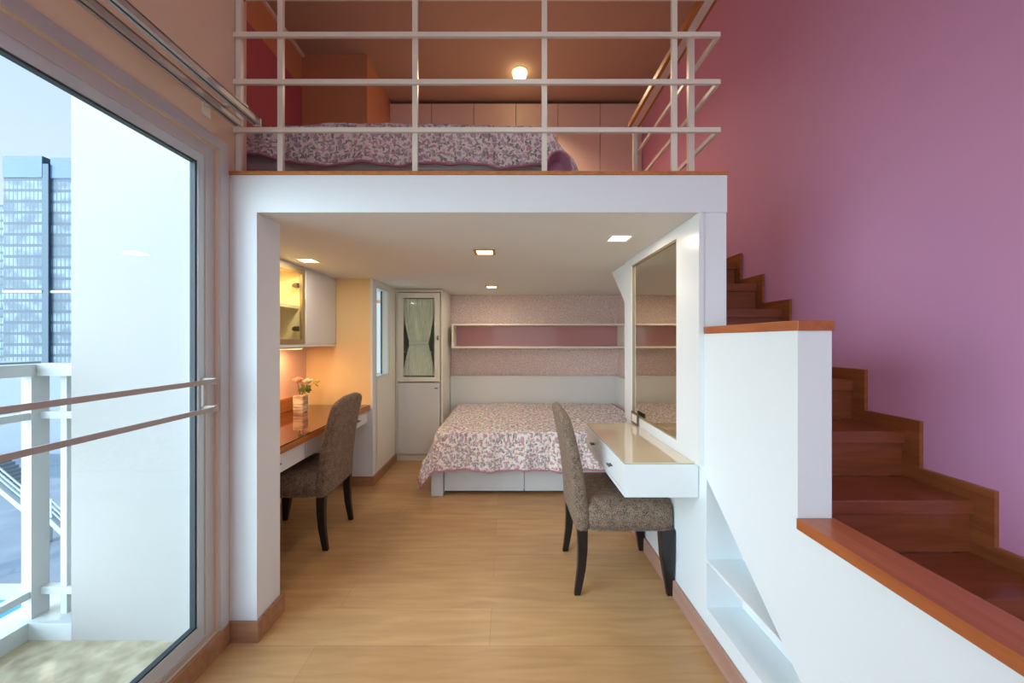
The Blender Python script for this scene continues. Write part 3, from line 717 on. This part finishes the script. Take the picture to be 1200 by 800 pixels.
def leaf(bm, p, dirv, ln, wd):
    p = Vector(p); dv_ = Vector(dirv).normalized(); sd = dv_.cross(Vector((.3, 1, .2))).normalized()
    vv = [bm.verts.new(p), bm.verts.new(p+dv_*ln*.35+sd*wd), bm.verts.new(p+dv_*ln*.75+sd*wd*.7), bm.verts.new(p+dv_*ln), bm.verts.new(p+dv_*ln*.75-sd*wd*.7), bm.verts.new(p+dv_*ln*.35-sd*wd)]
    c = bm.verts.new(p+dv_*ln*.5+Vector((0, 0, .004)))
    for i in range(6): bm.faces.new((vv[i], vv[(i+1) % 6], c))
ra = rose(vx-.018, vy-.01, DT+.262, .042, M['petalp'], 'peach-tinted open rose at left in the desk vase', 0)
rb = rose(vx+.050, vy+.01, DT+.250, .042, M['petal'], 'cream round rose at right in the desk vase', 0)
bm = bmesh.new()
for dd_ in ((1, .1, .5), (1, -.2, .1), (.6, 0, -.5), (-.5, 0, .6), (.2, -.4, -.3), (-.6, -.3, -.2), (.9, .3, -.3)):
    leaf(bm, (vx+.045, vy-.015, DT+.195), dd_, .055, .018)
obj('leaves', bm, M['leaf'], rb)
bm = bmesh.new()
for k, dd_ in enumerate(((1, 0, .8), (.3, .2, 1), (1, .1, -.1), (1.0, 0, -.9), (.6, 0, .2))):
    leaf(bm, (vx+.10+.006*k, vy, DT+.235+.006*(k % 3)), dd_, .04, .010)
sweep(bm, [(vx+.05, vy, DT+.19), (vx+.08, vy, DT+.22), (vx+.12, vy, DT+.24)], .002, 5)
obj('sprig', bm, M['leafy'], rb)['label'] = 'yellow-green sprig'

# ------------------------------------------------------------------ mirror, console
mr = thing('mirror', 'tall rectangular mirror in a white panel on the stair partition', 'mirror', (XP, 2.19, H-.56))
MX0 = .850
MZ0, MZ1, MB, MT = 1.85, 2.53, H-.503, H+.515
obj('frame', boxes((MX0, XP-.0005, ZF-.004, MZ0, H-.557, LC-.001), (MX0, XP-.0005, MZ1, 2.665, H-.557, LC-.001), (MX0, XP-.0005, MZ0, MZ1, H-.557, MB), (MX0, XP-.0005, MZ0, MZ1, MT, LC-.001)), M['white_lac'], mr)
obj('mirror_glass', boxes((XP-.006, XP-.001, MZ0, MZ1, MB, MT)), M['mirror'], mr)
obj('bead', boxes((XP-.014, XP-.006, MZ0, MZ0+.008, MB, MT), (XP-.014, XP-.006, MZ1-.008, MZ1, MB, MT), (XP-.014, XP-.006, MZ0+.008, MZ1-.008, MB, MB+.008), (XP-.014, XP-.006, MZ0+.008, MZ1-.008, MT-.008, MT)), M['champ'], mr)

cn = thing('console_table', 'white wall-hung console with glass top and two drawers under the mirror', 'console table', (.70, 2.07, H-.713))
CX0, CX1, CY0, CY1, CT, CB = .532, .868, 1.67, 2.47, H-.562, H-.713
obj('body', boxes((CX0, CX1, CY0, CY0+.018, CB, CT), (CX0, CX1, CY1-.018, CY1, CB, CT), (CX0+.02, CX1, CY0+.018, CY1-.018, CB, CB+.014), (CX0+.0, CX1, CY0+.018, CY1-.018, CT-.014, CT), (CX1-.012, CX1, CY0+.018, CY1-.018, CB+.014, CT-.014), (CX0, CX0+.02, CY0+.018, CY1-.018, CB, CB+.02)), M['white_lac'], cn)
for a, c_ in ((CY0+.020, (CY0+CY1)/2-.002), ((CY0+CY1)/2+.002, CY1-.020)):
    dw = obj('drawer', boxes((CX0+.001, CX0+.018, a, c_, CB+.022, CT-.016), (CX0+.018, CX1-.03, a+.01, c_-.01, CB+.03, CT-.03)), M['white_lac'], cn)
    cc = (a+c_)/2
    obj('handle', cyl(cyl(cyl(bmesh.new(), (CX0-.018, cc-.018, H-.635), (CX0-.018, cc+.018, H-.635), .006), (CX0-.018, cc-.012, H-.635), (CX0, cc-.012, H-.635), .004), (CX0-.018, cc+.012, H-.635), (CX0, cc+.012, H-.635), .004), M['chrome'], dw, True)
m_, t_, b_ = new_mat('console_glass'); b_.inputs['Base Color'].default_value = lin((214, 198, 168)); b_.inputs['Specular IOR Level'].default_value = .9; b_.inputs['Coat Weight'].default_value = 1; b_.inputs['Coat Roughness'].default_value = .03
nz_ = t_.nodes.new('ShaderNodeTexNoise'); nz_.inputs['Scale'].default_value = 3; mr_ = t_.nodes.new('ShaderNodeMapRange'); mr_.inputs[3].default_value = .05; mr_.inputs[4].default_value = .08
t_.links.new(nz_.outputs['Fac'], mr_.inputs[0]); t_.links.new(mr_.outputs[0], b_.inputs['Roughness'])
gt = obj('glass_top', boxes((CX0-.001, .8495, CY0-.001, CY1, CT+.001, CT+.007), bev=.001), m_, cn)
obj('edge_line', boxes((CX0-.0005, .849, CY0-.0005, CY1-.001, CT, CT+.0012)), M['gasket'], cn)

sk = thing('wall_socket', 'small grey-framed wall socket on the white panel at the console end', 'wall socket', (MX0, 2.59, H-.53))
obj('frame_plate', boxes((MX0-.008, MX0, 2.36+.0, 2.36+.006, H-.555, H-.435)), M['chrome'], sk) if 0 else None
obj('plate', boxes((MX0-.010, MX0-.001, 2.372, 2.50, H-.555, H-.475), bev=.003), M['chrome'], sk)
obj('insert', boxes((MX0-.0115, MX0-.0095, 2.392, 2.48, H-.540, H-.490)), M['cream_lac'], sk)

# ------------------------------------------------------------------ chairs (built facing +x, rear legs at x=0)
def srect(cx, cy, hx, hy, z, n=28, p=4.0, fx=None):
    out = []
    for i in range(n):
        a = 2*PI*i/n; c, s = math.cos(a), math.sin(a)
        out.append((cx+hx*math.copysign(abs(c)**(2/p), c), cy+hy*math.copysign(abs(s)**(2/p), s), z))
    return out
def make_chair(label):
    ch = thing('dining_chair', label, 'chair', (0, 0, 0), 'brown upholstered chairs')
    # seat
    rings = []
    for z, g_ in ((.350, .0), (.352, .006), (.40, .010), (.455, .008), (.480, -.004), (.495, -.022), (.502, -.05), (.505, -.10)):
        rings.append([(x_, y_, z+(.0 if z < .49 else .0)) for x_, y_, _ in srect(.285, 0, .235+g_, .225+g_, z, 44, 7)])
    o = obj('seat', loft(bmesh.new(), rings), M['tweed'], ch, True)
    bm = bmesh.new()
    rg = [(x_, y_, .352) for x_, y_, _ in srect(.285, 0, .243, .233, 0, 44, 7)]
    sweep(bm, rg+[rg[0]], .004, 6)
    obj('welt', bm, M['tweed'], o, True)
    # backrest: bottom at seat underside, leaning backwards, arched top
    rings = []; N = 26
    for j in range(N+1):
        t = j/N; z = .345+.615*t
        lean = -.005-.10*t**1.7
        hy = .228-.010*t
        tt = (t-.82)/.18
        if tt > 0: hy *= (1-.50*(1-math.sqrt(max(0, 1-min(tt, 1)**2.6))))
        th = .046-.014*t
        if t > .96: th *= .75; 
        if t == 1: th *= .5; hy *= .9
        if j == 0: th *= .8
        rings.append(srect(.045+lean+.0, 0, th, hy, z, 44, 4.5))
    obj('backrest', loft(bmesh.new(), rings), M['tweed'], ch, True)
    # front legs: tapered; rear legs: sabre curve
    for s in (-1, 1):
        bm = bmesh.new(); R = []
        for z, w, dx in ((0, .016, 0), (.08, .0225, .0), (.20, .032, 0), (.351, .037, 0)):
            cx = .512-w; cy = s*.205
            R.append([(cx-w+dx, cy-w*.8, z), (cx+w+dx, cy-w*.8, z), (cx+w+dx, cy+w*.8, z), (cx-w+dx, cy+w*.8, z)])
        loft(bm, R); bmesh.ops.bevel(bm, geom=[e for e in bm.edges], offset=.003, segments=1, affect='EDGES')
        obj('leg', bm, M['legs'], ch)
        bm = bmesh.new(); R = []
        for z, w, dx in ((0, .0165, -.016), (.06, .0185, -.006), (.14, .021, .006), (.24, .024, .012), (.351, .027, .010)):
            cx = .028+dx; cy = s*.200
            R.append([(cx-w, cy-w*.8, z), (cx+w, cy-w*.8, z), (cx+w, cy+w*.8, z), (cx-w, cy+w*.8, z)])
        loft(bm, R); bmesh.ops.bevel(bm, geom=[e for e in bm.edges], offset=.003, segments=1, affect='EDGES')
        obj('leg', bm, M['legs'], ch)
    return ch
c1 = make_chair('brown tweed chair with black legs facing the white console')
c1.location = (.352, 2.125, 0); c1.rotation_euler = (0, 0, 0)
c2 = copy_tree(c1); c2['label'] = 'brown tweed chair with black legs tucked at the niche desk'
c2.location = (-1.148, 2.53, 0); c2.rotation_euler = (0, 0, PI+math.radians(1.5))

# ------------------------------------------------------------------ downlights
dl = ['square warm downlight in the alcove ceiling nearest the desk', 'square downlight with gold reflector at the alcove ceiling centre', 'square warm downlight in the alcove ceiling beside the mirror', 'smallest square downlight, nearest the back shelves over the bed']
for i, (x, y, pw_) in enumerate(((-1.42, 2.61, 4.0), (-.148, 2.36, 3.0), (.62, 2.04, 2.4), (-.17, 3.88, 4.5))):
    t_ = thing('downlight', dl[i], 'ceiling light', (x, y, LC), 'square downlights in the alcove ceiling')
    h_ = .068; k_ = .050
    obj('frame', boxes((x-h_, x-k_, y-h_, y+h_, LC-.004, LC-.0002), (x+k_, x+h_, y-h_, y+h_, LC-.004, LC-.0002), (x-k_, x+k_, y-h_, y-k_, LC-.004, LC-.0002), (x-k_, x+k_, y+k_, y+h_, LC-.004, LC-.0002)), M['brass'] if i in (1, 3) else M['cream_lac'], t_)
    obj('diffuser', boxes((x-k_, x+k_, y-k_, y+k_, LC-.003, LC-.0002)), M['lamp'], t_)
    lamp_at('bulb', 'AREA', (x, y, LC-.012), pw_, WARM2, t_, .09)
t_ = thing('downlight', 'round bright downlight in the loft ceiling in front of the wardrobes', 'ceiling light', (.133, 4.10, TOP))
obj('ring', cyl(bmesh.new(), (.133, 4.10, TOP-.006), (.133, 4.10, TOP-.0005), .09, .09, 28), M['rail'], t_)
bmb = bmesh.new(); bmesh.ops.create_uvsphere(bmb, u_segments=24, v_segments=12, radius=.074, matrix=Matrix.Translation((.133, 4.10, TOP-.03)))
obj('bulb_face', bmb, emis('loft_bulb', (255, 226, 160), 10), t_, True)
lamp_at('bulb', 'SPOT', (.133, 4.10, TOP-.112), 200, (1, .74, .46), t_, .04, spot=math.radians(136), blend=1.0)

# unseen fill lamp added behind the camera to brighten the room
t_ = thing('added_fill_lamp', 'added round fill lamp on the tall room ceiling, unseen behind the camera', 'ceiling light', (.2, -1.0, TOP))
obj('shade', cyl(bmesh.new(), (.2, -1.0, TOP-.10), (.2, -1.0, TOP-.001), .22, .26, 32), emis('fill_lamp_glow', (255, 246, 230), 2), t_, 'auto')
lamp_at('bulb', 'AREA', (.2, -1.0, TOP-.12), 16, (1, .9, .8), t_, .4)

# ------------------------------------------------------------------ balcony
BF = H-1.25
struct('balcony_floor', boxes((-2.15, -1.30, -2.6, 1.53, BF-.12, BF)), M['concrete'], label='weathered concrete balcony floor outside the sliding door')
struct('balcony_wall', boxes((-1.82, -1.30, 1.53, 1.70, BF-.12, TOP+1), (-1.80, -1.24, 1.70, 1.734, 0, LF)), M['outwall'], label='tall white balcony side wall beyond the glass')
struct('balcony_curb', boxes((-2.15, -2.0, -2.6, 1.53, BF, H-1.178), (-2.15, -1.82, 1.53, 1.68, BF-.12, H-1.178)), M['outwhite'])
br = thing('balcony_railing', 'white painted balcony railing with thick corner post outside the door', 'railing', (-2.07, 1.6, H-1.178))
RB = M['outwhite']
obj('post', boxes((-2.055, -2.012, 1.55, 1.612, H-1.178, H-.10)), RB, br)
obj('post', boxes((-1.932, -1.905, 1.585, 1.612, H-1.178, H-.13)), RB, br)
obj('post', boxes((-2.055, -2.012, -.2, -.14, H-1.178, H-.10)), RB, br)
for za, zb, w in ((-.15, -.10, .03), (-.335, -.305, .016), (-1.09, -1.06, .016)):
    obj('rail', boxes((-2.034-w, -2.034+w, -2.6, 1.55, H+za, H+zb), (-2.012, -1.82, 1.595-w, 1.595+w, H+za, H+zb)), RB, br)

# far tower and the pool deck below
T = 80.0
def px(x, Z): return (x-595)/430*Z
def pz(y, Z): return H+(399-y)/430*Z
tw = thing('office_tower', 'blue glass office tower seen beyond the balcony', 'building', (px(44, T), T+5, pz(560, T)))
x0, x1 = px(4, T), px(86, T); xm0, xm1 = px(50, T), px(54, T)
obj('facade', boxes((x0, xm0, T, T+12, pz(560, T), pz(183, T)), (xm1+.6, x1, T+.4, T+12, pz(560, T), pz(184, T))), M['tower'], tw)
obj('fin', boxes((xm0+.002, xm1+.6, T-.1, T+12, pz(560, T), pz(192, T))), M['towerdark'], tw)
obj('crown', boxes((x0, xm0, T-.15, T-.01, pz(208, T), pz(183, T)), (xm1+.6, x1, T+.25, T+.39, pz(208, T), pz(184, T))), M['towercrown'], tw)
obj('belt', boxes((x0, xm0, T-.2, T-.02, pz(343, T), pz(340, T)), (xm1+.6, x1, T+.2, T+.38, pz(343, T), pz(340, T))), M['outwhite'], tw)
T2 = 110.0
tw2 = tag(obj('office_building', boxes((px(-60, T2), px(6, T2), T2, T2+15, pz(560, T2), pz(245, T2)), (px(-50, T2), px(0, T2), T2+1, T2+12, pz(245, T2), pz(238, T2))), M['tower']), 'distant blue glass building at the left edge behind the tower', 'building')
T3 = 40.0
tag(obj('office_building', boxes((px(-150, T3), px(140, T3), T3, T3+8, -12, pz(430, T3)), (px(-100, T3), px(-20, T3), T3+1, T3+5, pz(430, T3), pz(426, T3))), mat('hazy_white_render', (150, 158, 166), .8, bump=.02)), 'low pale blue-white building behind the balcony railing', 'building')
G = -11.0
def gz(y): return (H-G)*430/(y-399)
gy = (0,)
struct('ground', boxes((-80, 20, gz(684), 140, G-.3, G)), M['terrace'], label='grey-blue terrace far below')
pl = thing('swimming_pool', 'bright blue swimming pool far below beyond the balcony', 'pool', (-22, gz(712), G-.3))
obj('water', boxes((-40, -8, gz(790), gz(700), G-.25, G-.1)), M['pool'], pl)
obj('coping', boxes((-40, -8, gz(700), gz(684)-.05, G-.3, G+.05)), M['outwhite'], pl)
es = thing('outdoor_stairs', 'white outdoor stairs with metal railing below the balcony', 'staircase', (px(50, 22), 22, G))
EZ = 22.0
def ep(x, y): return Vector((px(x, EZ), 0, pz(y, EZ)))
A = ep(-30, 545); B = ep(24, 590); Cc = ep(58, 605); D = ep(110, 655)
bm = bmesh.new()
prism(bm, [(A.x, A.z-.1), (B.x, B.z-.1), (Cc.x-.9, B.z-.1), (Cc.x-.9, B.z-.45), (B.x, B.z-.45), (A.x, A.z-.45)], EZ, EZ+.25, 'y')
prism(bm, [(Cc.x-.9, B.z-.1), (Cc.x, Cc.z-.1), (D.x, D.z-.1), (D.x, D.z-.5), (Cc.x, Cc.z-.5), (Cc.x-.9, B.z-.45)], EZ, EZ+.25, 'y')
obj('stringer', bm, M['outwhite'], es)
M['stepgrey'] = mat('grey_step_paint', (128, 138, 146), .8, bump=.05)
for P0, P1, n in ((A, B, 12), (Cc, D, 12)):
    for i in range(n):
        p = P0.lerp(P1, (i+.5)/n); obj('step', boxes((p.x-.14, p.x+.14, EZ+.25, EZ+1.3, p.z-.12, p.z+.30)), M['stepgrey'], es)
for off in (.95, .62, .3):
    obj('rail', sweep(bmesh.new(), [(p.x, EZ+.1, p.z+off) for p in (A, B, B.lerp(Cc, .6), Cc, D)], .05, 6), M['outwhite'], es)
for p in (A, B, Cc, Cc.lerp(D, .5), D):
    obj('post', boxes((p.x-.06, p.x+.06, EZ+.05, EZ+.15, p.z-.1, p.z+1.0)), M['outwhite'], es)
sup = B.lerp(Cc, .5)
obj('support', boxes((sup.x-.2, sup.x+.2, EZ+.3, EZ+.7, G, sup.z-.3)), M['outwhite'], es)
